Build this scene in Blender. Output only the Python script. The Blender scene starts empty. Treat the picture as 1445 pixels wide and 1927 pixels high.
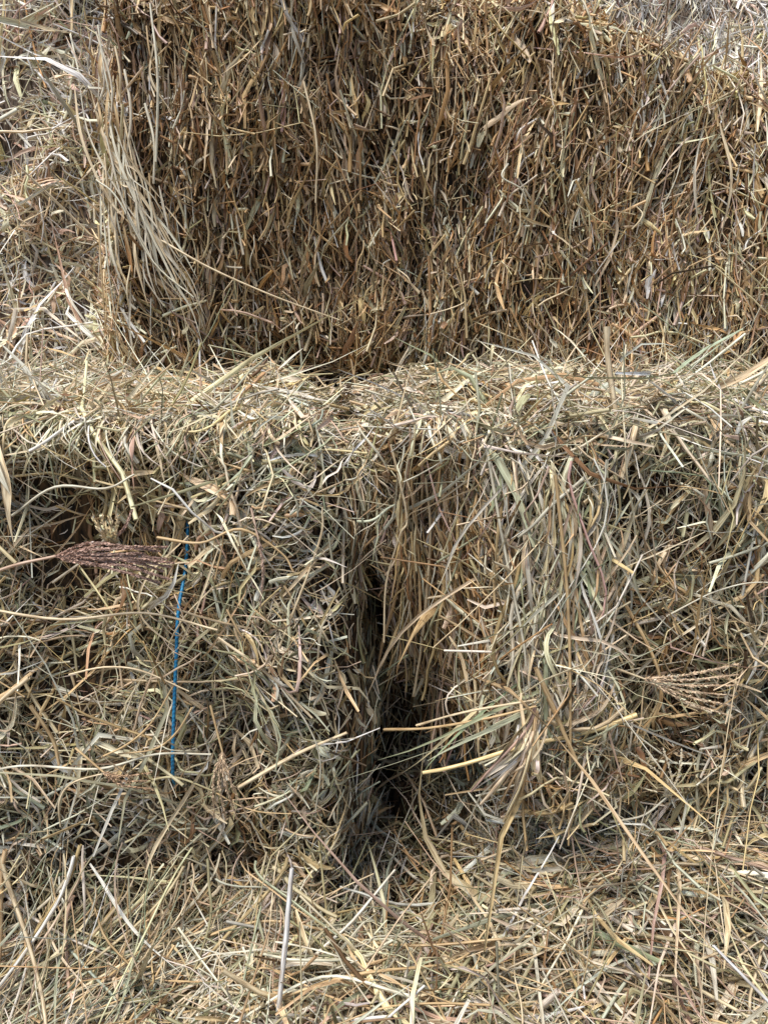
import bpy, math, numpy as np
from mathutils import Vector
R = np.random.default_rng(11)
scene = bpy.context.scene
col_main = scene.collection

# ------------------------------------------------------------------ helpers
def nrm(a):
    return a/np.maximum(np.linalg.norm(a, axis=-1, keepdims=True), 1e-9)

class Noise:
    """smooth random field made of a few sine waves"""
    def __init__(s, seed, freq, n=9):
        r = np.random.default_rng(seed)
        s.k = r.normal(size=(n, 3))*np.array(freq if hasattr(freq, '__len__') else (freq,)*3)
        s.p = r.uniform(0, 6.28, n)
        s.a = r.uniform(.5, 1, n); s.a /= np.sqrt((s.a**2).sum()/2)
    def __call__(s, P):
        return (np.sin(P@s.k.T+s.p)*s.a).sum(-1)

class Geo:
    def __init__(s): s.v=[]; s.f=[]; s.c=[]; s.uv=[]; s.m=[]; s.n=0
    def add(s, v, f, c, uv, m):
        s.v.append(v); s.f.append(f+s.n); s.c.append(c); s.uv.append(uv)
        s.m.append(np.full(len(f), m, dtype=np.int32)); s.n += len(v)
    def mesh(s, name, mats):
        v=np.concatenate(s.v).astype(np.float32); f=np.concatenate(s.f).astype(np.int32)
        c=np.concatenate(s.c).astype(np.float32); uv=np.concatenate(s.uv).astype(np.float32)
        m=np.concatenate(s.m)
        me=bpy.data.meshes.new(name)
        me.vertices.add(len(v)); me.vertices.foreach_set('co', v.ravel())
        me.loops.add(f.size); me.loops.foreach_set('vertex_index', f.ravel())
        me.polygons.add(len(f)); me.polygons.foreach_set('loop_start', np.arange(0, f.size, 4, dtype=np.int32))
        me.polygons.foreach_set('material_index', m)
        me.polygons.foreach_set('use_smooth', np.ones(len(f), dtype=bool))
        me.update(calc_edges=True)
        a=me.attributes.new('straw_colour','FLOAT_COLOR','POINT')
        a.data.foreach_set('color', np.concatenate([c, np.ones((len(c),1),np.float32)],1).ravel())
        a=me.attributes.new('straw_uv','FLOAT2','POINT'); a.data.foreach_set('vector', uv.ravel())
        for mt in mats: me.materials.append(mt)
        return me

def sweep(geo, path, rad, col, ref, twist, leaf, mat, flat=1.0):
    """path N,S,3  rad N,S  col N,3 ; leaf -> folded ribbon, else tube"""
    N,S,_=path.shape
    if N==0: return
    T=np.gradient(path, axis=1); T=nrm(T)
    A=nrm(np.cross(T, ref[:,None,:])); B=np.cross(T, A)
    s=np.linspace(-.5,.5,S)[None,:]
    ang=twist[:,None]*s
    ca,sa=np.cos(ang)[...,None],np.sin(ang)[...,None]
    A2=A*ca+B*sa; B2=-A*sa+B*ca
    if leaf:
        K=3
        offs=[(-1,0.35),(0,-.15),(1,0.35)]
    else:
        K=4
        offs=[(math.cos(k*math.pi/2),math.sin(k*math.pi/2)*flat) for k in range(4)]
    V=np.stack([path+rad[...,None]*(A2*a+B2*b) for a,b in offs],2)   # N,S,K,3
    idx=np.arange(N*S*K).reshape(N,S,K)
    if leaf:
        a=idx[:,:-1,:-1]; b=idx[:,:-1,1:]; c=idx[:,1:,1:]; d=idx[:,1:,:-1]
    else:
        nx=np.roll(idx,-1,axis=2)
        a=idx[:,:-1]; b=nx[:,:-1]; c=nx[:,1:]; d=idx[:,1:]
    F=np.stack([a,b,c,d],-1).reshape(-1,4)
    C=np.broadcast_to(col[:,None,None,:],(N,S,K,3)).reshape(-1,3)
    seg=np.linalg.norm(np.diff(path,axis=1),axis=-1)
    ln=np.concatenate([np.zeros((N,1)),np.cumsum(seg,1)],1)
    off=R.uniform(0,5,N)[:,None]
    U=np.broadcast_to(np.arange(K)[None,None,:]/K+off[:,:,None],(N,S,K))
    W=np.broadcast_to((ln+off)[:,:,None],(N,S,K))
    geo.add(V.reshape(-1,3),F,C,np.stack([U,W],-1).reshape(-1,2),mat)

def straws(geo, c, d, L, r, bend, col, leaf, mat, kink=0.3, n=None, S=None):
    N=len(c)
    if N==0: return
    S=S or (8 if leaf else 6)
    s=np.linspace(-.5,.5,S)[None,:,None]
    d=nrm(d)
    rv=nrm(R.normal(size=(N,3))); b1=nrm(np.cross(d,rv)); b2=np.cross(d,b1)
    if n is not None:       # keep long curves near the surface
        b1=nrm(b1-0.6*(b1*n).sum(-1,keepdims=True)*n); b2=nrm(b2-.6*(b2*n).sum(-1,keepdims=True)*n)
    Lc=L[:,None,None]
    bd=(R.normal(size=N)*bend)[:,None,None]; bd2=(R.normal(size=N)*bend*.35)[:,None,None]
    P=c[:,None,:]+d[:,None,:]*Lc*s+b1[:,None,:]*Lc*bd*(4*s*s-.33)+b2[:,None,:]*Lc*bd2*np.sin(s*7+R.uniform(0,6,(N,1,1)))
    k=(R.random(N)<kink)*R.normal(size=N)*.75
    s0=R.uniform(-.3,.3,(N,1,1))
    P=P+b1[:,None,:]*k[:,None,None]*Lc*np.maximum(0,s-s0)
    k=(R.random(N)<kink*.5)*R.normal(size=N)*.75
    s0=R.uniform(-.35,.35,(N,1,1))
    P=P+b2[:,None,:]*k[:,None,None]*Lc*np.maximum(0,s-s0)
    sw=np.linspace(0,1,S)[None,:]
    if leaf:
        prof=np.clip(np.minimum(1,.45+sw*2.5)*np.minimum(1,(1.04-sw)*2.2),.06,1)
        tw=R.normal(size=N)*2.2
    else:
        prof=1-.25*sw+np.zeros((N,1)); tw=np.zeros(N)
    prof=prof*(1+.10*R.normal(size=(N,S)))
    sweep(geo,P,r[:,None]*prof,col,nrm(R.normal(size=(N,3))),tw,leaf,mat,flat=.8)

def polystrands(geo, ctrl, r, col, leafmask, S=12, wob=.0010, ref=None):
    """ctrl N,4,3 Bezier control points -> long curved strands"""
    t=np.linspace(0,1,S)[None,:,None]
    c=[ctrl[:,i][:,None,:] for i in range(4)]
    P=c[0]*(1-t)**3+3*c[1]*t*(1-t)**2+3*c[2]*t*t*(1-t)+c[3]*t**3
    N=len(ctrl); sw=np.linspace(0,1,S)[None,:]
    k=R.uniform(5,14,(N,1,1)); ph=R.uniform(0,6,(N,1,3))
    P=P+wob*np.sin(t*k+ph)
    for lf in (False,True):
        m=leafmask==lf
        if not m.any(): continue
        prof=np.clip(np.minimum(1,.5+sw*2)*np.minimum(1,(1.03-sw)*2.5),.06,1) if lf else 1-.3*sw
        rf=nrm(R.normal(size=(m.sum(),3))+(np.array(ref)*1.6 if ref is not None else 0))
        sweep(geo,P[m],r[m][:,None]*prof,col[m],rf,R.normal(size=m.sum())*(1.8 if lf else 0),lf,1 if lf else 0)

def pick(pal, w, N, jit=.18):
    pal=np.array(pal); w=np.array(w,float); w=w/w.sum()
    c=pal[R.choice(len(pal),N,p=w)]
    c=c*np.exp(R.normal(size=(N,1))*jit)*(1+R.normal(size=(N,3))*.04)
    return np.clip(c,.01,.88)

PALE=(.79,.665,.46); STRAW=(.64,.475,.265); ORANGE=(.49,.29,.13); BROWN=(.27,.16,.078)
OLIVE=(.43,.39,.235); SILVER=(.70,.68,.56); PINK=(.63,.47,.37); GREEN=(.39,.41,.28); DARK=(.10,.065,.035); CREAM=(.86,.80,.66)
PAL=[PALE,STRAW,ORANGE,BROWN,OLIVE,SILVER,PINK,GREEN,DARK,CREAM]

# ------------------------------------------------------------------ materials
def straw_material(name, rough=.5):
    m=bpy.data.materials.new(name); m.use_nodes=True
    nt=m.node_tree; b=nt.nodes['Principled BSDF']
    at=nt.nodes.new('ShaderNodeAttribute'); at.attribute_name='straw_colour'
    uv=nt.nodes.new('ShaderNodeAttribute'); uv.attribute_name='straw_uv'
    mp=nt.nodes.new('ShaderNodeMapping'); mp.inputs['Scale'].default_value=(9,55,1)
    nz=nt.nodes.new('ShaderNodeTexNoise'); nz.inputs['Scale'].default_value=1.0; nz.inputs['Detail'].default_value=3
    nt.links.new(uv.outputs['Vector'],mp.inputs['Vector']); nt.links.new(mp.outputs[0],nz.inputs['Vector'])
    rp=nt.nodes.new('ShaderNodeValToRGB')
    rp.color_ramp.elements[0].position=.30; rp.color_ramp.elements[0].color=(.48,.38,.29,1)
    rp.color_ramp.elements[1].position=.60; rp.color_ramp.elements[1].color=(1.12,1.12,1.12,1)
    nt.links.new(nz.outputs['Fac'],rp.inputs['Fac'])
    mx=nt.nodes.new('ShaderNodeMix'); mx.data_type='RGBA'; mx.blend_type='MULTIPLY'; mx.inputs[0].default_value=1
    nt.links.new(at.outputs['Color'],mx.inputs[6]); nt.links.new(rp.outputs[0],mx.inputs[7])
    nt.links.new(mx.outputs[2],b.inputs['Base Color'])
    b.inputs['Roughness'].default_value=rough
    b.inputs['Specular IOR Level'].default_value=.45
    return m
M_STEM=straw_material('straw_stem',.45)
M_LEAF=straw_material('straw_leaf',.5)

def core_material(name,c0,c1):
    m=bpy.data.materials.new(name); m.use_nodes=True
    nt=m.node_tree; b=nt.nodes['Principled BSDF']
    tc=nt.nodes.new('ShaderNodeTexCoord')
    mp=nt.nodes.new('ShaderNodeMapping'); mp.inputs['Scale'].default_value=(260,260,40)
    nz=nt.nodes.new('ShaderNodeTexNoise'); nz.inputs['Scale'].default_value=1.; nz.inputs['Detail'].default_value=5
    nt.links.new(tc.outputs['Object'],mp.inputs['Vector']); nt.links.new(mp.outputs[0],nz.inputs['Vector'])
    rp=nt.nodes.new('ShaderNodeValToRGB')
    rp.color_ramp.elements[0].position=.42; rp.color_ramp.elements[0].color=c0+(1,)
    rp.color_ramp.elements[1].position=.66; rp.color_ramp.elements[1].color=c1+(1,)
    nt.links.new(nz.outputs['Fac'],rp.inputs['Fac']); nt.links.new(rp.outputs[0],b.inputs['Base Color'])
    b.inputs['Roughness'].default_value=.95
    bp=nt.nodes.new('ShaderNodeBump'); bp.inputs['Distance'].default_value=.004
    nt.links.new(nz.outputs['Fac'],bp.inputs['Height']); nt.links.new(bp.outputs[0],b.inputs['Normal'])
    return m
M_CORE=core_material('packed_hay',(.012,.007,.003),(.11,.062,.026))  # near-black colour paints deep shade into the gaps between straws
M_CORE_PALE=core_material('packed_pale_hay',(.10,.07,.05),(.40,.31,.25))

def twine_material():
    m=bpy.data.materials.new('blue_twine'); m.use_nodes=True
    nt=m.node_tree; b=nt.nodes['Principled BSDF']
    uv=nt.nodes.new('ShaderNodeAttribute'); uv.attribute_name='straw_uv'
    mp=nt.nodes.new('ShaderNodeMapping'); mp.inputs['Scale'].default_value=(1,250,1)
    w=nt.nodes.new('ShaderNodeTexWave'); w.bands_direction='DIAGONAL'; w.inputs['Scale'].default_value=.6; w.inputs['Distortion'].default_value=1
    nt.links.new(uv.outputs['Vector'],mp.inputs['Vector']); nt.links.new(mp.outputs[0],w.inputs['Vector'])
    rp=nt.nodes.new('ShaderNodeValToRGB')
    rp.color_ramp.elements[0].color=(.010,.15,.32,1); rp.color_ramp.elements[1].color=(.03,.31,.60,1)
    nt.links.new(w.outputs['Fac'],rp.inputs['Fac']); nt.links.new(rp.outputs[0],b.inputs['Base Color'])
    b.inputs['Roughness'].default_value=.45
    return m
M_TWINE=twine_material()

# ------------------------------------------------------------------ bales
def box_surface(lo, hi, step, rr, deform):
    lo=np.array(lo,float); hi=np.array(hi,float); V=[];F=[];n=0
    for ax in range(3):
        o=[i for i in range(3) if i!=ax]
        for sgn in (0,1):
            nu=max(2,int((hi[o[0]]-lo[o[0]])/step)); nv=max(2,int((hi[o[1]]-lo[o[1]])/step))
            u=np.linspace(lo[o[0]],hi[o[0]],nu+1); v=np.linspace(lo[o[1]],hi[o[1]],nv+1)
            U,W=np.meshgrid(u,v,indexing='ij')
            P=np.zeros(U.shape+(3,)); P[...,o[0]]=U; P[...,o[1]]=W; P[...,ax]=(hi if sgn else lo)[ax]
            idx=np.arange(U.size).reshape(U.shape)+n
            q=np.stack([idx[:-1,:-1],idx[1:,:-1],idx[1:,1:],idx[:-1,1:]],-1).reshape(-1,4)
            flip=(sgn==0)
            if ax==1: flip=not flip
            if flip: q=q[:,::-1]
            V.append(P.reshape(-1,3)); F.append(q); n+=U.size
    V=np.concatenate(V); F=np.concatenate(F)
    inner=np.clip(V,lo+rr,hi-rr); d=V-inner
    V=inner+nrm(d)*rr
    return deform(V),F

def rot_about(v,n,ang):
    ca,sa=np.cos(ang)[:,None],np.sin(ang)[:,None]
    return v*ca+np.cross(n,v)*sa

def hay_bale(name, lo, hi, seed, deform, density, style, label, region, category='hay bale', rr=.04, extra=None, core=None):
    V,F=box_surface(lo,hi,.009,rr,deform)
    g=Geo()
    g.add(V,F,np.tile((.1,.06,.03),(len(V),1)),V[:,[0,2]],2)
    A=V[F[:,0]];B=V[F[:,1]];C=V[F[:,2]];D=V[F[:,3]]
    cr=np.cross(C-A,D-B); ar=np.linalg.norm(cr,axis=1)/2; n=nrm(cr)
    cen=(A+B+C+D)/4
    ok=region(cen,n)&(ar>1e-9)
    w=ar*ok; tot=w.sum(); N=int(tot*density)
    fi=R.choice(len(F),N,p=w/tot)
    a,b=R.random((2,N,1))
    P=(A[fi]*(1-a)+B[fi]*a)*(1-b)+(D[fi]*(1-a)+C[fi]*a)*b
    nn=n[fi]
    fl=Noise(seed,(22,22,16)); fc=Noise(seed+1,(26,26,10)); fo=Noise(seed+2,(60,60,25))
    style(g,P,nn,fl(P),fc(P),fo(P))
    if extra: extra(g)
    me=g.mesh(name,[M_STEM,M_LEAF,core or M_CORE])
    ob=bpy.data.objects.new(name,me); col_main.objects.link(ob)
    ob['label']=label; ob['category']=category; ob['group']='stacked hay bales'
    return ob

def tangent(nn, main):
    t=np.broadcast_to(np.array(main,float),nn.shape)
    alt=np.array((.35,.9,.1))
    t=t-(t*nn).sum(-1,keepdims=True)*nn
    l=np.linalg.norm(t,axis=1)
    a=alt-(nn@alt)[:,None]*nn
    w=np.clip((l-.25)/.4,0,1)[:,None]
    return nrm(nrm(t)*w+nrm(a)*(1-w)+1e-6)

def style_cut(wts, wtop, ang_sig=.22, bright=1.0, lscale=1.0, rnd=.24, rs=1.0, stubp=.28, dk=.42, tintk=1.0, local=None, leafp=.28):
    """face with tightly packed mostly upright stems and cut ends"""
    def f(g,P,nn,fl,fc,fo):
        N=len(P)
        if N==0: return
        t=tangent(nn,(0,0,1))
        top=np.clip(nn[:,2],0,1)
        ang=fl*.14+R.normal(size=N)*(ang_sig+.5*top)
        rn=R.random(N)<(rnd+.5*top); ang=np.where(rn,R.uniform(-1.6,1.6,N),ang)
        d=rot_about(t,nn,ang)
        depth=R.beta(1.2,1.5,N)      # 0 deep .. 1 proud
        off=-.011+.024*depth+.0038*fo
        stub=R.random(N)<stubp
        nc=np.where(stub,R.normal(size=N)*.9,R.normal(size=N)*.14)
        d=nrm(d+nn*nc[:,None])
        L=np.exp(R.normal(size=N)*.60)*.042*lscale; L=np.where(rn,L*.7,L); L=np.where(stub,L*.5,L); L=np.clip(L,.008,.14)
        c=P+nn*off[:,None]
        r=np.clip(np.exp(R.normal(size=N)*.48)*.00094*rs,.00035,.0025)
        col=pick(PAL,wts,N); c2=pick(PAL,wtop,N)
        pale=.0; br=np.full(N,bright)
        if local is not None:
            pale,lb=local(P); br=br*lb
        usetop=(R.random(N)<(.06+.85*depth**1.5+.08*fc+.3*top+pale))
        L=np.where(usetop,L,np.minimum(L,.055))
        col=np.where(usetop[:,None],c2,col*(dk+(1.1-dk)*depth[:,None]))*br[:,None]  # deep-set straws get darker colour, painting shadow between the stems
        tint=1+tintk*np.clip(fc,-1.5,1.5)[:,None]*np.array((.03,-.02,-.08))
        col=np.clip(col*tint,.01,.85)
        lf=R.random(N)<leafp
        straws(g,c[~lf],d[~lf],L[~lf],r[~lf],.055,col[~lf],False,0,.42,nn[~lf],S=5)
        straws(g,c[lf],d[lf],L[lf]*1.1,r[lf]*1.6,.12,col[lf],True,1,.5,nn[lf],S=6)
    return f

def style_loose(wts, wtop, bright=1.0, main=(0,0,1), lscale=1.0, spread=.75, flow=.6, leafp=.46, rs=1.0, dk=.34, local=None, off0=0):
    """softer face of tangled stems and curled blades"""
    def f(g,P,nn,fl,fc,fo):
        N=len(P)
        if N==0: return
        t=tangent(nn,main); top=np.clip(nn[:,2],0,1)
        ang=fl*flow+R.normal(size=N)*spread+top*R.uniform(-1.5,1.5,N)
        d=rot_about(t,nn,ang)
        depth=R.beta(1.1,1.4,N)
        off=-.015+.031*depth+.009*fo+off0
        d=nrm(d+nn*(R.normal(size=N)*.16)[:,None])
        L=np.clip(np.exp(R.normal(size=N)*.60)*.058*lscale,.010,.19)
        c=P+nn*off[:,None]
        r=np.clip(np.exp(R.normal(size=N)*.52)*.00075*rs,.00028,.0025)
        col=pick(PAL,wts,N); c2=pick(PAL,wtop,N)
        pale=.0; br=np.full(N,bright)
        if local is not None:
            pale,lb=local(P); br=br*lb
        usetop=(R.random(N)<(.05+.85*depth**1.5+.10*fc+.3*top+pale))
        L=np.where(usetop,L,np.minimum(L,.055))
        col=np.where(usetop[:,None],c2,col*(dk+(1.1-dk)*depth[:,None]))*br[:,None]  # colour falls off with depth: shade painted into the tangle
        tint=1+np.clip(fc,-1.5,1.5)[:,None]*np.array((-.03,.005,.06))
        col=np.clip(col*tint,.01,.87)
        lf=R.random(N)<leafp
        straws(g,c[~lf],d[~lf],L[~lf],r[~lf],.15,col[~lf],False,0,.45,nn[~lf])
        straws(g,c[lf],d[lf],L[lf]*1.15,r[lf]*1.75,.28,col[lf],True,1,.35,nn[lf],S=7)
    return f

#        PALE STRAW ORANGE BROWN OLIVE SILVER PINK GREEN DARK CREAM
W_up   =[ 2,  6.5,  4,     7,    .8,   .2,    1.5, .1,   2.5,.3]
W_upT  =[ 7,  8.5,  1.7,   1.0,  .4,   .5,    2.2, .0,   0,   2.4 ]
W_lo   =[ 2,  3.6,  .2,    3.4,  4.2,  1.2,   .6,  2.0,  2.5,.2]
W_loT  =[ 8,  3.4,  .0,    .2,   3.2,  5.0,   .9,  2.5,  0,   2.8 ]
W_ft   =[ 5.6,3.2,  .2,    .9,   3.4,  4.4,   1.1, 2.2,  0,   2.0 ]
W_bgL  =[ 4,  1.4,  .2,    .4,   .2,   4.6,   6,   .1,   0,   8 ]
W_bgT  =[ 3,  .5,   .1,    .1,   .1,   4.6,   8,   .1,   0,   10 ]
W_br   =[ 3,  7,    2.2,   6,    .6,   .3,    2,   0,    2.5, .2]
W_brT  =[ 5,  8,    .8,    1.6,  .8,   .8,    2.4, 0,    0,   1.4]

nz1=Noise(5,9); nzf=Noise(8,(60,3,2)); nz2=Noise(21,30)
def bump(V, a=.008, b=.004, fl=.004):
    V=V.copy()
    V[:,1]+=a*nz1(V)+fl*nzf(V)+b*nz2(V)
    V[:,2]+=.6*a*nz1(V[:,[1,2,0]])+.7*b*nz2(V[:,[2,0,1]])
    V[:,0]+=.35*a*nz1(V[:,[2,0,1]])
    return V
sm=lambda x,a,b: (lambda t:t*t*(3-2*t))(np.clip((x-a)/(b-a),0,1))

SEAMS=np.array([-.262,-.205,-.150,-.085,-.020,.048,.110,.178,.240,.305,.372,.44])
def seamdepth(x,z):
    xs=x+.010*np.sin(z*14+x*20)
    d=np.abs(xs[:,None]-SEAMS[None]).min(1)
    return np.exp(-(d/.006)**2)
def d_upper(V):
    V=V.copy(); h=sm(V[:,2],.10,.43)
    fr=V[:,1]<.4
    V[:,1]+=fr*.011*seamdepth(V[:,0],V[:,2])
    V[:,2]-=h*(.0+.34*np.maximum(0,V[:,0]-.15))*sm(V[:,0],-.05,.25)   # top slumps to one end
    V[:,1]+=.03*sm(V[:,2],.28,.46)*sm(V[:,0],-.1,.5)
    V[:,2]+=.02*h*(V[:,0]<0)
    V[:,0]+=.035*sm(V[:,2],.0,.42)*(V[:,0]<-.2)
    V[:,1]+=.035*np.exp(-((V[:,0]+.10)/.09)**2)*sm(-V[:,2],-.30,-.05)*fr    # sunken belly
    V[:,1]+=.07*np.exp(-((V[:,0]+.09)/.13)**2-((V[:,2]-.02)/.03)**2)*fr
    V[:,1]+=.03*(1-sm(V[:,2],.005,.045))*fr     # undercut foot
    return bump(V,.006,.004,.003)
def crack(z): return .006*np.sin(z*17+.6)
def notch(x,y): return np.exp(-((x+.020+.20*np.clip(y,0,.3))/.032)**2)
def ledge(V,ph):
    V[:,2]+=(V[:,2]>-.2)*(.068*V[:,1]+.005*np.sin(V[:,0]*19+ph)*np.exp(-(V[:,1]/.12)**2))
    V[:,2]-=.040*notch(V[:,0],V[:,1])*(V[:,2]>-.1)
    V[:,1]+=(V[:,1]<.2)*.008*np.sin(V[:,0]*23+ph*2)
def d_ll(V):
    V=V.copy(); ledge(V,1.)
    V[:,1]-=.040*sm(-V[:,2],.1,.5)*sm(-V[:,0],.05,.4)*(V[:,1]<.2)
    V[:,1]-=.028*np.exp(-((V[:,0]+.075)/.045)**2)*(V[:,1]<.2)*sm(-V[:,2],-.01,.08)
    V[:,0]+=crack(V[:,2])*(V[:,0]>-.1)
    return bump(V,.008,.005,.003)
def bulge_x(z): return .155+.02*np.sin(z*9)
def rec(z): return .042*sm(-z,.015,.08)+.034*sm(-z,.13,.25)+.095*sm(-z,.265,.335)-.030*sm(-z,.42,.46)
def d_lr(V):
    V=V.copy(); ledge(V,2.4)
    fr=(V[:,1]<.25)
    w=.040*sm(-V[:,2],.25,.35)
    corner=1-sm(V[:,0],.055+w,.112+w)
    V[:,1]+=fr*corner*rec(V[:,2])
    V[:,1]+=fr*.06*np.exp(-((V[:,0]-.0)/.013)**2)*sm(-V[:,2],.02,.07)
    V[:,1]-=fr*.042*np.exp(-((V[:,0]-bulge_x(V[:,2]))/.055)**2)*(1-sm(-V[:,2],.33,.40))
    V[:,1]+=fr*.055*np.exp(-((V[:,2]+.385)/.030)**2)*np.exp(-((V[:,0]-.15)/.08)**2)
    V[:,0]+=crack(V[:,2])*(V[:,0]<.05)
    return bump(V,.007,.005,.004)
def d_leanback(k):
    def f(V):
        V=V.copy(); V[:,1]+=k*V[:,2]
        return bump(V,.012,.006,.004)
    return f
heap_n=Noise(77,(13,20,3)); heap_m=Noise(78,(40,48,3))
def heap(x,y):
    P=np.stack([x,y,0*x],-1)
    hole=np.exp(-((x-.055)/.075)**2)
    return (-.012+.022*np.exp(-((y+.015)/.05)**2)*(1-1.5*hole)+.016*heap_n(P)+.009*heap_m(P)+.014*np.exp(-((x-.0)/.12)**2-((y+.14)/.04)**2)
            +.070*np.exp(-((x-.34)/.12)**2-((y+.04)/.07)**2)-.16*np.clip(-y-.16,0,1)-.070*sm(-x,.07,.22)-.03*hole*sm(y,-.04,.04))
def d_bot(V):
    V=V.copy(); V[:,2]+=(V[:,2]>-.6)*heap(V[:,0],V[:,1])
    return bump(V,.008,.006,.002)

def drape(N,xr,wt,zlen=(.02,.07),yb=-.018,lf=.6,rs=.0008):
    """blades hanging from the ledge over the face"""
    def f(g):
        x=R.uniform(*xr,N); L=R.uniform(*zlen,N)*R.uniform(.5,1,N); y0=R.uniform(.0,.07,N); dx=R.normal(size=N)*.018
        z0=-.004+.068*y0+R.random(N)*.006
        yy=yb+R.normal(size=N)*.007
        c=np.stack([np.stack([x,y0,z0],-1),np.stack([x+dx*.4,yy*.6,z0+.005],-1),np.stack([x+dx*.8,yy-.006,z0-.3*L-.01],-1),np.stack([x+dx*1.6+R.normal(size=N)*.006,yy,z0-L],-1)],1)
        polystrands(g,c,np.clip(np.exp(R.normal(size=N)*.45)*rs,.0003,.003),pick(PAL,wt,N),R.random(N)<lf)
    return f
W_sil=[5,2.2,.0,.2,1.8,7.0,.8,2.6,0,2.6]
def extra_lr(g):
    drape(420,(.03,.5),W_loT)(g)
    # silvery corner of mostly hanging flat blades, some crossing
    N=460
    x=.148+R.normal(size=N)*.034; z0=R.uniform(-.25,.004,N); L=R.uniform(.025,.13,N)*np.where(R.random(N)<.2,1.5,1)
    zb=np.maximum(z0-L,-.335+R.random(N)*.05)
    wild=np.where(R.random(N)<.25,.55,.13); dx=R.normal(size=N)*wild*L; yy=-.054-.014*R.random(N)+8*(x-.154)**2
    yy=np.minimum(yy,-.016)
    y0=np.where(z0>-.02,.02*R.random(N),yy+.006)
    mid=R.normal(size=(N,2))*.17*L[:,None]
    c=np.stack([np.stack([x-dx*.5,y0,z0],-1),np.stack([x+mid[:,0],yy,z0-.3*(z0-zb)],-1),np.stack([x+dx*.5+mid[:,1],yy-.002,z0-.65*(z0-zb)],-1),np.stack([x+dx,yy+.008,zb],-1)],1)
    polystrands(g,c,np.clip(np.exp(R.normal(size=N)*.5)*.00095,.00035,.0026),pick(PAL,W_sil,N),R.random(N)<.68,S=10,wob=.0012,ref=(0,1,0))
    # brown upright stems in the sunken corner
    N=200
    x=R.uniform(.012,.100,N); z0=R.uniform(-.22,-.0,N); L=R.uniform(.03,.13,N); zb=np.maximum(z0-L,-.285-.03*R.random(N))
    dx=R.normal(size=N)*.013; jy=.012+R.random(N)*.012
    rz=np.minimum(rec(zb),.085)
    c=np.stack([np.stack([x,rec(z0)-jy,z0],-1),np.stack([x+dx*.3,rec(z0)-jy-.004,z0-.33*(z0-zb)],-1),np.stack([x+dx*.6,rz*.8-jy,z0-.66*(z0-zb)],-1),np.stack([x+dx,rz*.9-jy,zb],-1)],1)
    polystrands(g,c,np.clip(np.exp(R.normal(size=N)*.4)*.0010,.0004,.0026),pick(PAL,[4,6,1.2,1.5,.7,.7,2.4,0,0,1],N),R.random(N)<.4,wob=.0010)
    # a few stems leaning inside the pocket
    N=60
    x=R.uniform(.045,.15,N); z0=-.27-.05*R.random(N); zb=-.35-.05*R.random(N); dx=R.normal(size=N)*.022
    yy=.075+.05*R.random(N)
    c=np.stack([np.stack([x,yy,z0],-1),np.stack([x+dx*.3,yy-.012,z0*.66+zb*.34],-1),np.stack([x+dx*.7,yy-.016,z0*.34+zb*.66],-1),np.stack([x+dx,yy-.02,zb],-1)],1)
    polystrands(g,c,np.clip(np.exp(R.normal(size=N)*.35)*.0010,.0004,.0024),pick(PAL,[4,7,1.5,2.0,.5,.2,3,0,0,.6],N),R.random(N)<.4,wob=.0008)
    # straws that bridge the crack near its top
    N=26
    x=-.016+R.normal(size=N)*.012; z=-.02-np.abs(R.normal(size=N))*.05; a=R.normal(size=N)*.7+1.2; L=R.uniform(.02,.05,N)
    z=np.maximum(z,-.36); ex,ez=np.cos(a)*L*.5,np.sin(a)*L*.5; y=-.022-.012*R.random(N)
    c=np.stack([np.stack([x-ex,y+.008,z-ez],-1),np.stack([x-ex*.3+.004,y-.004,z-ez*.3],-1),np.stack([x+ex*.3-.004,y-.004,z+ez*.3],-1),np.stack([x+ex,y+.014,z+ez],-1)],1)
    polystrands(g,c,np.clip(np.exp(R.normal(size=N)*.4)*.0008,.0004,.0018),pick(PAL,W_loT,N),R.random(N)<.5)
    # pale drooping cluster beside the pocket
    N=26
    x=.126+R.normal(size=N)*.006; x2=.074+.066*R.random(N)
    z0=-.245+R.normal(size=N)*.012; zb=-.325+R.normal(size=N)*.016
    c=np.stack([np.stack([x,-.064+0*x,z0],-1),np.stack([x-.004,-.078+0*x,z0-.02],-1),np.stack([x*.4+x2*.6,-.078+0*x,z0*.5+zb*.5],-1),np.stack([x2,-.058+0*x,zb],-1)],1)
    polystrands(g,c,np.clip(np.exp(R.normal(size=N)*.35)*.0018,.0009,.0035),pick(PAL,[5,2,0,0,0,1,2,0,0,4],N),R.random(N)<.75,wob=.0010,ref=(0,1,0))
def style_lr(g,P,nn,fl,fc,fo):
    w=.040*sm(-P[:,2],.25,.35)
    m=((P[:,0]<.112+w)&(P[:,2]<-.045)&(P[:,2]>-.42)&(nn[:,2]<.6))
    keep=~((P[:,0]<.012)&(P[:,2]<-.04)&(R.random(len(P))<.8))
    keep&=~((P[:,0]<.04)&(P[:,2]<-.27)&(R.random(len(P))<.5))
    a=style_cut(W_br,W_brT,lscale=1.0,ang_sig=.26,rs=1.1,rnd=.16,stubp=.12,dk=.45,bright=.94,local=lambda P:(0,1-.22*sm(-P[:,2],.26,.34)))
    b=style_loose(W_lo,W_loT,spread=.7); b2=style_loose(W_lo,W_loT,spread=.7,lscale=.5)
    nr=P[:,0]<.05
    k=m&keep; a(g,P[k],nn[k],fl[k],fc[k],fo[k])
    k=(~m)&keep&nr; b2(g,P[k],nn[k],fl[k],fc[k],fo[k])
    k=(~m)&keep&~nr; b(g,P[k],nn[k],fl[k],fc[k],fo[k])
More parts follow.
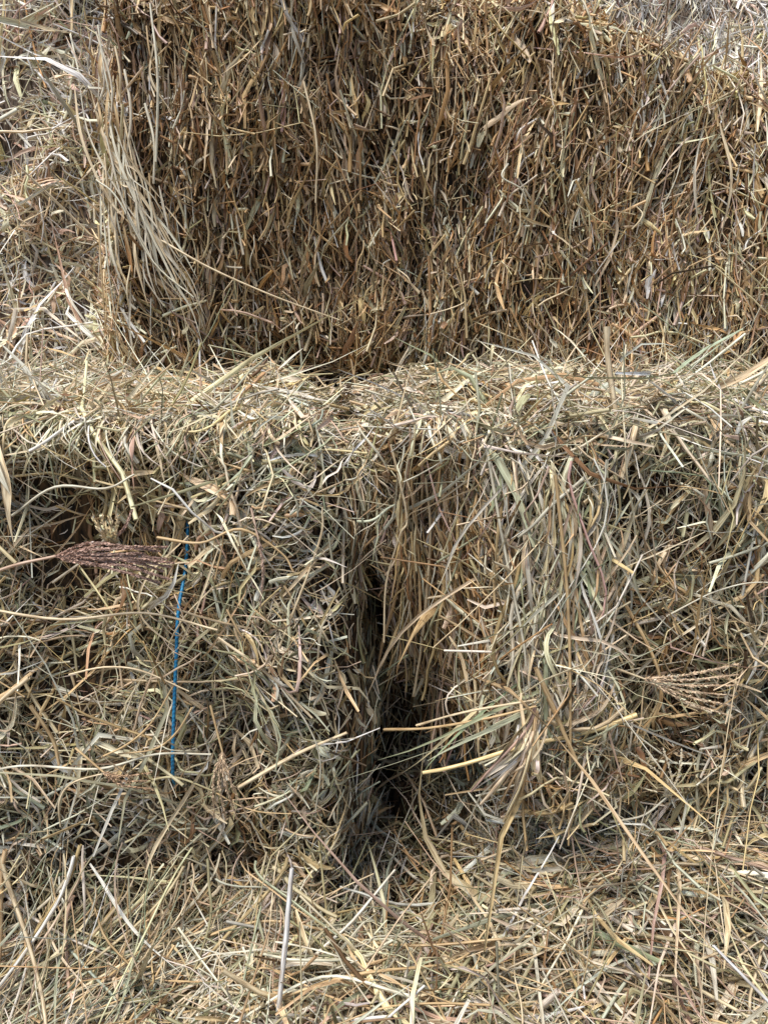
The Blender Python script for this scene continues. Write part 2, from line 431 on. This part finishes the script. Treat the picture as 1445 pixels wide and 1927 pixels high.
def style_ll(g,P,nn,fl,fc,fo):
    m=((P[:,0]>-.046)&(P[:,2]<-.045))
    keep=~((nn[:,0]>.5)&(R.random(len(P))<.75))
    a=style_cut(W_lo,W_loT,lscale=.85,ang_sig=.30,rs=.85,rnd=.03,stubp=.0)
    b=style_loose(W_lo,W_loT,local=lambda P:(-.05*sm(-P[:,2],.15,.45),1-.12*sm(-P[:,2],.2,.45))); b2=style_loose(W_lo,W_loT,lscale=.52,spread=.7)
    k=m&keep; a(g,P[k],nn[k],fl[k],fc[k],fo[k])
    nr=(P[:,0]>-.085)
    k=(~m)&keep&nr; b2(g,P[k],nn[k],fl[k],fc[k],fo[k])
    k=(~m)&keep&~nr; b(g,P[k],nn[k],fl[k],fc[k],fo[k])
def extra_ll(g):
    drape(430,(-.5,-.05),W_loT)(g)
    # blades bending round the rounded end of the bale
    N=210
    x=R.uniform(-.12,-.045,N); z0=R.uniform(-.44,-.04,N); L=R.uniform(.03,.10,N); a=R.uniform(-1.3,1.0,N)
    x2=np.minimum(x+L*np.cos(a)*.7,-.030-.006*R.random(N)); z2=z0+L*np.sin(a)
    z2=np.minimum(z2,-.03)
    yA=-.038-.010*R.random(N)
    c=np.stack([np.stack([x,yA,z0],-1),np.stack([x*.6+x2*.4,yA-.006,z0*.6+z2*.4],-1),np.stack([x2-.003,yA+.006,z2*.8+z0*.2],-1),np.stack([x2,yA+.040,z2],-1)],1)
    polystrands(g,c,np.clip(np.exp(R.normal(size=N)*.4)*.0008,.0004,.0022),pick(PAL,W_loT,N),R.random(N)<.5,S=10)
    # straws lying over the twine
    N=9
    x=-.182+R.normal(size=N)*.006; z=R.uniform(-.32,-.15,N); a=R.normal(size=N)*.7; L=R.uniform(.03,.07,N)
    ex,ez=np.cos(a)*L*.5,np.sin(a)*L*.5; y=-.056+0*x
    c=np.stack([np.stack([x-ex,y+.014,z-ez],-1),np.stack([x-ex*.3,y-.004,z-ez*.3+.003],-1),np.stack([x+ex*.3,y-.004,z+ez*.3],-1),np.stack([x+ex,y+.014,z+ez],-1)],1)
    polystrands(g,c,np.clip(np.exp(R.normal(size=N)*.4)*.0007,.0004,.0014),pick(PAL,W_loT,N),R.random(N)<.3)
def extra_bl(g):
    # loose strands spilling down and outward at the foot of the left bale
    N=280
    x0=R.uniform(-.36,-.08,N); z0=R.uniform(-.52,-.38,N); y0=-.050-.012*R.random(N)
    L=R.uniform(.06,.22,N); a=R.normal(size=N)*.6-.55; dx=np.sin(a)*L
    y2=y0-np.abs(np.cos(a))*R.uniform(.2,.8,N)*L; z2=-.455+heap(x0+dx,y2)+.02+R.random(N)*.012; z0=np.maximum(z0,z2+.005)
    c=np.stack([np.stack([x0,y0,z0],-1),np.stack([x0+dx*.1+R.normal(size=N)*.015,y0-.01,z0-.3*(z0-z2)],-1),np.stack([x0+dx*.6+R.normal(size=N)*.015,y0*.5+y2*.5,z2*.8+z0*.2],-1),np.stack([x0+dx,y2,z2],-1)],1)
    polystrands(g,c,np.clip(np.exp(R.normal(size=N)*.45)*.0009,.0004,.0024),pick(PAL,W_loT,N)*.92,R.random(N)<.5,S=14)

front=lambda P,n:(n[:,1]<.35)|(n[:,2]>.3)
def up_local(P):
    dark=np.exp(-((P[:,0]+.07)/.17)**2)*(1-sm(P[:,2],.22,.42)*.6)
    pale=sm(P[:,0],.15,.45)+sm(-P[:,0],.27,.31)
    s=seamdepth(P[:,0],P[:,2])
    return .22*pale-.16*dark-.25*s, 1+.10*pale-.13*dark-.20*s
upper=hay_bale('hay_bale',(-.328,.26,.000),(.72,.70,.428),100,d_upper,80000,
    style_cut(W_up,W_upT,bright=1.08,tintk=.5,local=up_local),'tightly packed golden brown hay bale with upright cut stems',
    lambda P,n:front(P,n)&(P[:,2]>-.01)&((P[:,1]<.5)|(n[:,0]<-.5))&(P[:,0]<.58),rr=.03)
left_rear=hay_bale('hay_bale',(-1.1,.34,.0),(-.345,.86,.72),200,d_leanback(.22),34000,
    style_loose(W_bgL,W_bgL,1.3,spread=.9,rs=1.25,dk=.6),'pale greyish hay bale set back beside a brown one',
    lambda P,n:front(P,n)&(P[:,0]>-.85),core=M_CORE_PALE)
rear=hay_bale('hay_bale',(-.30,.74,.0),(1.25,1.15,1.0),300,d_leanback(.34),26000,
    style_loose(W_bgT,W_bgT,1.4,spread=.4,flow=.3,lscale=1.3,rs=1.4,dk=.75),'bleached pinkish hay bale standing behind the stack',
    lambda P,n:(n[:,1]<-.3)&(P[:,2]>.25),core=M_CORE_PALE)
low_left=hay_bale('hay_bale',(-.98,.0,-.60),(-.027,.60,-.010),400,d_ll,60000,
    style_ll,'olive green and tan hay bale tied with blue twine',
    lambda P,n:(front(P,n)|((n[:,0]>.5)&(P[:,1]<.10)))&(P[:,0]>-.52)&(P[:,1]<.32),rr=.030,extra=extra_ll)
low_right=hay_bale('hay_bale',(-.006,.0,-.54),(.95,.60,-.010),500,d_lr,60000,
    style_lr,'tan hay bale with a sagging hollow corner beside its neighbour',
    lambda P,n:(front(P,n)|((n[:,0]<-.5)&(P[:,1]<.2)))&(P[:,0]<.52)&(P[:,1]<.32),rr=.028,extra=extra_lr)
bot_left=hay_bale('hay_bale',(-.95,-.34,-.86),(-.06,.55,-.475),600,d_bot,46000,
    style_loose(W_lo,W_ft,.88,lscale=1.3,spread=.9,rs=1.05,dk=.28),'greenish hay bale under the stack strewn with loose hay',
    lambda P,n:(n[:,2]>.3)&(P[:,0]>-.45)&(P[:,1]<.02),extra=extra_bl)
bot_right=hay_bale('hay_bale',(-.045,-.34,-.86),(.92,.55,-.475),700,d_bot,46000,
    style_loose(W_lo,W_ft,.88,lscale=1.3,spread=.9,rs=1.05,dk=.28),'greenish hay bale under the stack strewn with loose hay',
    lambda P,n:(n[:,2]>.3)&(P[:,0]<.45)&(P[:,1]<.17))

# ------------------------------------------------------------------ curves through points
def catmull(pts, per=6):
    p=np.array(pts,float)
    if len(p)==2: return p[0]+(p[1]-p[0])*np.linspace(0,1,8)[:,None]
    q=np.vstack([2*p[0]-p[1],p,2*p[-1]-p[-2]]); out=[]
    for i in range(1,len(q)-2):
        t=np.linspace(0,1,per,endpoint=False)[:,None]
        a,b,c,d=q[i-1],q[i],q[i+1],q[i+2]
        out.append(.5*((2*b)+(-a+c)*t+(2*a-5*b+4*c-d)*t*t+(-a+3*b-3*c+d)*t**3))
    out.append(p[-1][None]); return np.vstack(out)

def strand(geo, pts, r, col, leaf=False, mat=None, taper=.3, twist=None):
    P=catmull(pts)[None]; S=P.shape[1]
    sw=np.linspace(0,1,S)
    if leaf: prof=np.clip(np.minimum(1,.5+sw*2)*np.minimum(1,(1.03-sw)*2.5),.06,1)*(1+.12*np.sin(sw*R.uniform(8,20)+R.uniform(0,6)))
    else:
        prof=1-taper*sw
    ref=np.array([[.15,-1.,.25]]) if not leaf else nrm(np.array([[R.normal()*.3,1.,R.normal()*.3]]))
    sweep(geo,P,(r*prof)[None],np.array([col],float),ref,np.array([R.normal()*1.5 if twist is None else twist]),leaf,
          (1 if leaf else 0) if mat is None else mat)

def obj_from(geo,name,mats,label=None,category=None,group=None,parent=None):
    me=geo.mesh(name,mats); ob=bpy.data.objects.new(name,me); col_main.objects.link(ob)
    if label: ob['label']=label
    if category: ob['category']=category
    if group: ob['group']=group
    if parent: ob.parent=parent
    return ob

# blue twine round the lower bale (buried near the top, bare on the face)
g=Geo()
tp=[(-.165,.50,.020),(-.168,.25,-.005),(-.172,.05,-.030),(-.175,.022,-.046),(-.176,.012,-.08),(-.177,-.006,-.130),(-.178,-.034,-.160),
    (-.180,-.044,-.20),(-.183,-.049,-.24),(-.187,-.052,-.29),(-.190,-.046,-.320),(-.194,-.020,-.345),(-.196,.01,-.39),(-.20,.05,-.57),(-.20,.5,-.59)]
strand(g,tp,.0016,(.02,.25,.5),mat=0,taper=0,twist=0)
tw=obj_from(g,'twine',[M_TWINE],label='bright blue twine',parent=low_left)

# ------------------------------------------------------------------ individual prominent stems
GRP='loose stems lying on the bales'
def stem(pts,r,col,leaf=False,label=None):
    g=Geo(); col=np.clip(np.array(col)*(1+R.normal()*.06),0,.85)
    strand(g,pts,r,col,leaf)
    lab=label or ('flat bleached hay blade draped on a hay bale' if leaf else 'long dry straw resting on a hay bale')
    return obj_from(g,'flat_straw' if leaf else 'loose_straw',[M_STEM,M_LEAF],lab,'straw',GRP)
Yf=-.034
def F(*xz,y=Yf): return [(x,y+R.normal()*.002,z) for x,z in xz]
stem([(.187,.005,.078),(.190,.004,.05),(.200,-.004,-.006)],.0032,PALE,label='thick pale straw standing upright on the ledge')
stem([(.209,-.026,.002),(.20,-.040,-.02),(.193,-.046,-.042)],.0030,PALE)
stem(F((-.372,-.309),(-.32,-.297),(-.25,-.298),(-.20,-.286),(-.150,-.284),y=-.060),.0013,SILVER)
stem(F((-.150,-.283),(-.175,-.325),(-.205,-.375),(-.222,-.42),y=-.064),.0018,PALE,True)
stem(F((-.128,-.316),(-.075,-.285),(-.032,-.262),y=-.060),.0020,PALE)
stem(F((-.14,-.177),(-.10,-.21),(-.062,-.25),y=-.056),.0016,PALE)
stem(F((-.188,-.092),(-.15,-.094),(-.117,-.083),(-.085,-.105),(-.075,-.12),y=-.050),.0014,STRAW)
stem(F((.006,-.020),(.020,-.083),(.014,-.10),(.002,-.145),(.0,-.20),y=-.010),.0012,PALE)
stem(F((.125,-.195),(.145,-.24),(.163,-.28),y=-.076),.0026,STRAW)
stem([(.0,-.0,-.296),(.04,-.030,-.277),(.09,-.060,-.250),(.128,-.072,-.232)],.0015,STRAW)
stem([(.03,-.02,-.28),(.07,-.050,-.250),(.128,-.072,-.226)],.0013,PALE)
stem(F((.134,-.035),(.150,-.14),(.158,-.25),(.164,-.37),y=-.070),.0015,STRAW)
stem(F((.177,-.29),(.180,-.315),(.191,-.348),(.203,-.33),(.212,-.296),y=-.050),.0017,PALE)
stem([(-.345,.01,.004),(-.322,-.03,-.012),(-.308,-.045,-.045),(-.309,-.045,-.075),(-.311,-.038,-.105)],.0036,PALE,True)
stem([(-.335,-.02,-.012),(-.315,-.045,-.03),(-.304,-.048,-.055)],.0036,CREAM,True)
stem([(-.35,.0,.014),(-.33,-.03,.0),(-.318,-.045,-.03)],.0030,SILVER,True)
stem(F((-.31,-.075),(-.27,-.05),(-.23,-.052),(-.205,-.040),y=-.040),.0013,SILVER)
stem(F((-.345,-.150),(-.27,-.160),(-.20,-.155),(-.14,-.170),y=-.056),.0013,PALE)
stem(F((-.36,-.265),(-.33,-.235),(-.305,-.215),y=-.054),.0024,PALE)
stem(F((-.305,-.24),(-.292,-.275),(-.288,-.30),y=-.054),.0020,STRAW)
stem(F((-.22,-.315),(-.185,-.305),(-.15,-.32),y=-.062),.0012,OLIVE)
stem(F((-.10,-.215),(-.055,-.10),(-.050,-.065),y=-.048),.0012,PALE)
stem([(.03,.055,-.29),(.036,.045,-.24),(.040,.020,-.17),(.042,.010,-.10),(.036,-.002,-.05)],.0018,PALE)
stem([(.058,.022,-.14),(.047,.012,-.05),(.03,-.008,-.01)],.0028,PALE,True)
stem([(.035,.026,-.19),(.030,.016,-.10),(.020,-.008,-.03)],.0016,STRAW)
stem([(.04,.020,-.17),(.065,.014,-.165)],.0015,PALE)
stem([(.085,-.03,-.02),(.10,-.045,-.10),(.115,-.060,-.17),(.12,-.062,-.20)],.0015,SILVER)
for i in range(32):     # long pale ribbons hanging and sweeping down the upper bale
    o=R.normal()*.013+.004; o2=R.normal()*.018-.018; q=R.normal()*.026; q2=R.normal()*.024
    y=.240-.010*R.random(); w=lambda:R.normal()*.0045
    pts=[(-.305+o,y+.004,.315+q),(-.296+o*.9+w(),y-.006,.262+q*.7),(-.272+o*.8+w(),y-.008,.215+q2*.5+w()),(-.238+(o+o2)/2+w(),y-.006,.165+q2+w()),(-.208+o2+w(),y-.002,.125+q2),(-.190+o2*1.1+w(),y+.004,.080+q2)]
    s=R.integers(0,4); e=6-R.integers(0,3); pts=pts[s:max(e,s+2)]
    stem(pts,.0006+.0014*R.random()**1.5,[CREAM,PALE,SILVER,CREAM,PALE][i%5],i%4!=0)
for i in range(40):     # near-vertical hanging bundle at the end of the upper bale
    zt=R.uniform(.12,.39); zb=zt-R.uniform(.04,.12)
    x=-.328+.028*float(sm(np.array(zt),.0,.42))+.065*R.random()**2
    y=.240-.008*R.random()
    stem([(x,y,zt),(x+R.normal()*.005,y-.006,(zt+zb)/2),(x+R.normal()*.009,y,max(zb,.04))],.0007+.0012*R.random(),[PALE,CREAM,STRAW,CREAM][i%4],R.random()<.55)
stem([(-.245,.228,.17),(-.19,.220,.14),(-.12,.218,.11),(-.05,.228,.085)],.0012,PALE)
stem([(-.245,.228,.25),(-.235,.220,.33),(-.24,.228,.40)],.0016,CREAM)
stem([(-.085,.236,.33),(-.072,.228,.27),(-.075,.236,.21)],.0014,PALE)
stem([(.135,.238,.25),(.128,.230,.235),(.15,.230,.222),(.160,.238,.20)],.0012,SILVER)
stem([(.345,.239,.30),(.335,.229,.24),(.35,.239,.18)],.0014,CREAM,True)
stem([(.36,.236,.29),(.375,.227,.23),(.37,.238,.15)],.0014,PALE,True)
stem([(.03,.05,.008),(.10,.03,.006),(.17,.06,.011)],.0014,CREAM)
stem([(-.36,.08,.012),(-.24,.06,.010),(-.14,.08,.008)],.0014,CREAM)
# long stems over the strewn foot of the stack, laid on the heap
def B(*p,h=.024): return [(x,y,float(-.455+heap(np.array([x]),np.array([y]))[0]+h)) for x,y in p]
stem(B((-.178,-.08),(-.10,-.085),(.01,-.095),(.128,-.10)),.0016,STRAW)
stem(B((-.14,-.155),(-.03,-.15),(.06,-.11),(.09,-.09)),.0016,STRAW)
stem(B((.02,-.16),(-.05,-.15),(-.12,-.17)),.0016,CREAM)
stem(B((.19,-.06),(.25,-.09),(.30,-.13)),.0013,PINK)
stem(B((.24,-.07),(.30,-.065),(.37,-.065)),.0018,SILVER,True)
stem(B((.125,-.18),(.128,-.13),(.13,-.09)),.0017,SILVER,True)
stem(B((-.30,-.10),(-.22,-.08),(-.15,-.07)),.0015,PALE)
stem(B((-.33,-.16),(-.24,-.14),(-.19,-.08)),.0015,STRAW)
stem(B((-.27,-.18),(-.23,-.13),(-.22,-.08)),.0018,PALE,True)
stem(B((.16,-.11),(.21,-.16),(.24,-.19)),.0018,CREAM)

# random individual stems, laid over each surface
cols=[PALE,PALE,STRAW,STRAW,SILVER,PALE,SILVER,STRAW]
for i in range(90):
    L=R.uniform(.06,.14); leaf=R.random()<.25; c=cols[R.integers(0,8)]
    k=i%3
    if k==0:
        x,z=R.uniform(-.34,.36),R.uniform(-.36,-.05); a=R.uniform(0,6.28)
        dxm=abs(math.cos(a))*L*.5
        if x+dxm>-.045 and x-dxm<.12: continue
        yb_=Yf-.02*(z<-.2)*(x<0)-.010
        kk=R.normal()*.022
        pts=[(x+math.cos(a)*L*t-math.sin(a)*kk*(1-4*t*t),yb_-.005*math.sin(math.pi*(t+.5))+.004,z+math.sin(a)*L*t+math.cos(a)*kk*(1-4*t*t)) for t in (-.5,-.2,.1,.5)]
        pts=[(p[0],p[1],max(min(p[2],-.02),-.40)) for p in pts]
    elif k==1:
        x,y=R.uniform(-.33,.33),R.uniform(-.17,-.09); a=R.uniform(0,6.28)
        pts=B(*[(x+math.cos(a)*L*t+R.normal()*.006,min(y+math.sin(a)*L*.5*t,-.08)) for t in (-.5,-.17,.17,.5)])
    else:
        x,z=R.uniform(-.25,.5),R.uniform(.08,.26); a=1.57+R.normal()*.6; L*=.4; leaf=False
        pts=[(x+math.cos(a)*L*t+R.normal()*.003,.247-.005*math.sin(math.pi*(t+.5)),z+math.sin(a)*L*t) for t in (-.5,-.17,.17,.5)]
    stem(pts,R.uniform(.0006,.0012)*(1.25 if leaf else 1),c,leaf)

# ------------------------------------------------------------------ grass seed heads
def seed_head(stem_pts, fingers, col, stemcol, r=.0011, sp=.0045, lab='dry grass stalk with a feathery seed head on the hay',w=.0006,spread=.6,step=.0005):
    g=Geo(); strand(g,stem_pts,r*1.1,stemcol)
    st=obj_from(g,'grass_stalk',[M_STEM,M_LEAF],lab,'grass stalk','dry grass stalks with seed heads')
    g=Geo()
    for fp in fingers:
        strand(g,fp,r*.8,col)
        P=catmull(fp,10); seg=np.linalg.norm(np.diff(P,axis=0),axis=1).sum(); n=int(seg/step)
        t=np.linspace(0,len(P)-1.001,n); i=t.astype(int); f=(t-i)[:,None]
        Q=P[i]*(1-f)+P[i+1]*f; T=nrm(P[i+1]-P[i])
        side=nrm(np.cross(T,R.normal(size=T.shape)))
        d=nrm(T*1.0+side*spread); L=R.uniform(.6,1.2,n)*sp*(1.1-.5*np.linspace(0,1,n))
        straws(g,Q+d*L[:,None]*.45,d,L,np.full(n,w),.1,np.clip(np.array(col)*np.exp(R.normal(size=(n,1))*.28),0,.8),True,1,0,S=4)
    obj_from(g,'seed_head',[M_STEM,M_LEAF],parent=st)
ROSE=(.47,.32,.26)
s0=(-.262,-.072,-.100)
fing=[]
for k in range(10):
    u=(k/9-.5)*2; j=R.normal(size=3)*.002
    fing.append([s0,(-.232,-.080-.003*(k%2),-.097-.006*u+j[0]),(-.200+j[1],-.080,-.100-.010*u+j[2]),(-.170-.016*abs(u)+j[0]*3,-.070,-.108-.015*u)])
fing.append([s0,(-.222,-.076,-.088),(-.206,-.074,-.078),(-.200,-.066,-.064)])
seed_head([(-.345,-.055,-.128),(-.30,-.066,-.110),s0],fing,ROSE,PINK,r=.0014,sp=.0042,w=.0010,spread=.42,step=.00035,
  lab='rosy brown fingered grass seed head lying on hay')
s0=(-.140,-.064,-.280)
seed_head([(-.150,-.056,-.24),s0],[[s0,(-.140+a,-.070,-.305),(-.134+2*a,-.066,-.345)] for a in (-.008,-.003,.002,.007)],(.54,.41,.28),STRAW)
s0=(.055,-.006,-.030)
seed_head([(.045,.004,-.0),s0],[[s0,(.063+a,-.008,-.06),(.076+1.4*a,-.012,-.108)] for a in (-.010,-.003,.004,.010)],(.58,.43,.27),STRAW)
s0=(.225,-.050,-.218)
seed_head([(.19,-.048,-.205),s0],[[s0,(.260,-.056,-.222+a),(.305,-.050,-.226+2.0*a)] for a in (-.014,-.009,-.004,.001,.006,.011)],(.70,.54,.38),PALE)
s0=(.255,-.050,-.335)
seed_head([(.208,-.044,-.365),(.235,-.052,-.352),s0],[[s0,(.257+a*.7,-.052,-.315+abs(a)*.3),(.250+2*a,-.046,-.290)] for a in (-.016,-.008,.0,.008)],(.70,.63,.48),SILVER)
s0=(-.102,-.058,-.090)
seed_head([(-.108,-.052,-.065),s0],[[s0,(-.099,-.060,-.115),(-.103,-.058,-.148)]],(.54,.39,.31),PINK)
s0=(-.245,-.064,-.30)
seed_head([(-.27,-.058,-.28),s0],[[s0,(-.23,-.066,-.307+a),(-.205,-.062,-.310+2*a)] for a in (-.004,.0,.004)],(.44,.30,.19),STRAW)
# small golden tuft touching the rosy head
s0=(-.212,-.074,-.092)
seed_head([(-.200,-.060,-.100),s0],[[s0,(-.215+a,-.080,-.080),(-.218+2.2*a,-.078,-.066)] for a in (-.004,-.001,.002,.005)],(.78,.63,.40),STRAW,sp=.006,w=.0011,spread=.6)

# ------------------------------------------------------------------ loose hay strewn on ledges and foot
g=Geo()
def scatter(N,xr,yr,zf,L0,wt,br=1,rs=.0008,nz=.12,skip=False):
    x=R.uniform(*xr,N); y=R.uniform(*yr,N)
    if skip:
        k=~((notch(x,y)>.5)&(R.random(N)<.75)); x=x[k]; y=y[k]; N=len(x)
    else:
        k=~((np.abs(x-.055)<.06)&(y>-.07)); x=x[k]; y=y[k]; N=len(x)
    z=zf(x,y)+np.abs(R.normal(size=N))*(.004 if skip else .006)
    a=R.uniform(0,6.28,N)
    d=np.stack([np.cos(a)*1.3,np.sin(a)*.8,R.normal(size=N)*nz],-1)
    L=np.clip(np.exp(R.normal(size=N)*.55)*L0,.012,.18)
    if skip: L=np.where(notch(x,y)>.1,np.minimum(L,.03),L)
    r=np.clip(np.exp(R.normal(size=N)*.48)*rs,.0003,.0024)
    c=np.stack([x,y,z],-1); col=np.clip(pick(PAL,wt,N)*br,.01,.87); lf=R.random(N)<.45
    straws(g,c[~lf],d[~lf],L[~lf],r[~lf],.14,col[~lf],False,0,.45)
    straws(g,c[lf],d[lf],L[lf],r[lf]*1.75,.26,col[lf],True,1,.3)
W_led=[7,2,.0,.0,.8,5.5,1.2,.6,0,9]
def led(x,y): return -.007+.068*y+.005*np.sin(x*19+np.where(x<-.01,1.,2.4))*np.exp(-(y/.12)**2)-.040*notch(x,y)
scatter(4200,(-.5,.52),(.0,.25),led,.036,W_led,br=1.08,rs=.00075,nz=.06,skip=True)
scatter(3800,(-.46,.46),(-.26,-.08),lambda x,y:-.466+heap(x,y)+.006,.080,W_ft,br=.92,rs=.00082,nz=.25)
scatter(900,(.16,.46),(-.09,-.03),lambda x,y:-.460+heap(x,y)+.03*R.random(len(x)),.08,W_ft,br=.95,rs=.00085,nz=.3)
lh=obj_from(g,'loose_hay',[M_STEM,M_LEAF],'scattered loose hay lying over the bales','loose hay'); lh['kind']='stuff'

# ------------------------------------------------------------------ ground
me=bpy.data.meshes.new('ground')
me.from_pydata([(-6,-4,-.885),(6,-4,-.885),(6,6,-.885),(-6,6,-.885)],[],[(0,1,2,3)])
gr=bpy.data.objects.new('ground',me); col_main.objects.link(gr); gr['kind']='structure'
m=bpy.data.materials.new('dusty_earth'); m.use_nodes=True; nt=m.node_tree
nz=nt.nodes.new('ShaderNodeTexNoise'); nz.inputs['Scale'].default_value=30
rp=nt.nodes.new('ShaderNodeValToRGB'); rp.color_ramp.elements[0].color=(.12,.09,.06,1); rp.color_ramp.elements[1].color=(.28,.22,.15,1)
nt.links.new(nz.outputs['Fac'],rp.inputs['Fac']); nt.links.new(rp.outputs[0],nt.nodes['Principled BSDF'].inputs['Base Color'])
me.materials.append(m)

# ------------------------------------------------------------------ light
w=bpy.data.worlds.new('World'); scene.world=w; w.use_nodes=True; nt=w.node_tree
sky=nt.nodes.new('ShaderNodeTexSky'); sky.sky_type='NISHITA'; sky.sun_disc=False
dirv=Vector((-.24,-.30,.92)).normalized()
sky.sun_elevation=math.asin(dirv.z); sky.sun_rotation=math.atan2(dirv.x,dirv.y)
nt.links.new(sky.outputs[0],nt.nodes['Background'].inputs['Color']); nt.nodes['Background'].inputs['Strength'].default_value=.12
sl=bpy.data.lights.new('sun','SUN'); sl.energy=5.0; sl.angle=math.radians(20); sl.color=(1,.95,.87)
so=bpy.data.objects.new('sun',sl); col_main.objects.link(so); so.rotation_euler=dirv.to_track_quat('Z','Y').to_euler()

# ------------------------------------------------------------------ camera
cam=bpy.data.cameras.new('camera'); co=bpy.data.objects.new('camera',cam); col_main.objects.link(co)
cam.sensor_fit='VERTICAL'; cam.sensor_height=36; cam.lens=36*1400/1927; cam.clip_start=.01; cam.clip_end=100
co.location=(0,-.64,.078); co.rotation_euler=(math.radians(90-14),0,0)
scene.camera=co
scene.view_settings.view_transform='Standard'; scene.view_settings.look='None'; scene.view_settings.exposure=0
print('faces',sum(len(o.data.polygons) for o in scene.objects if o.type=='MESH'))
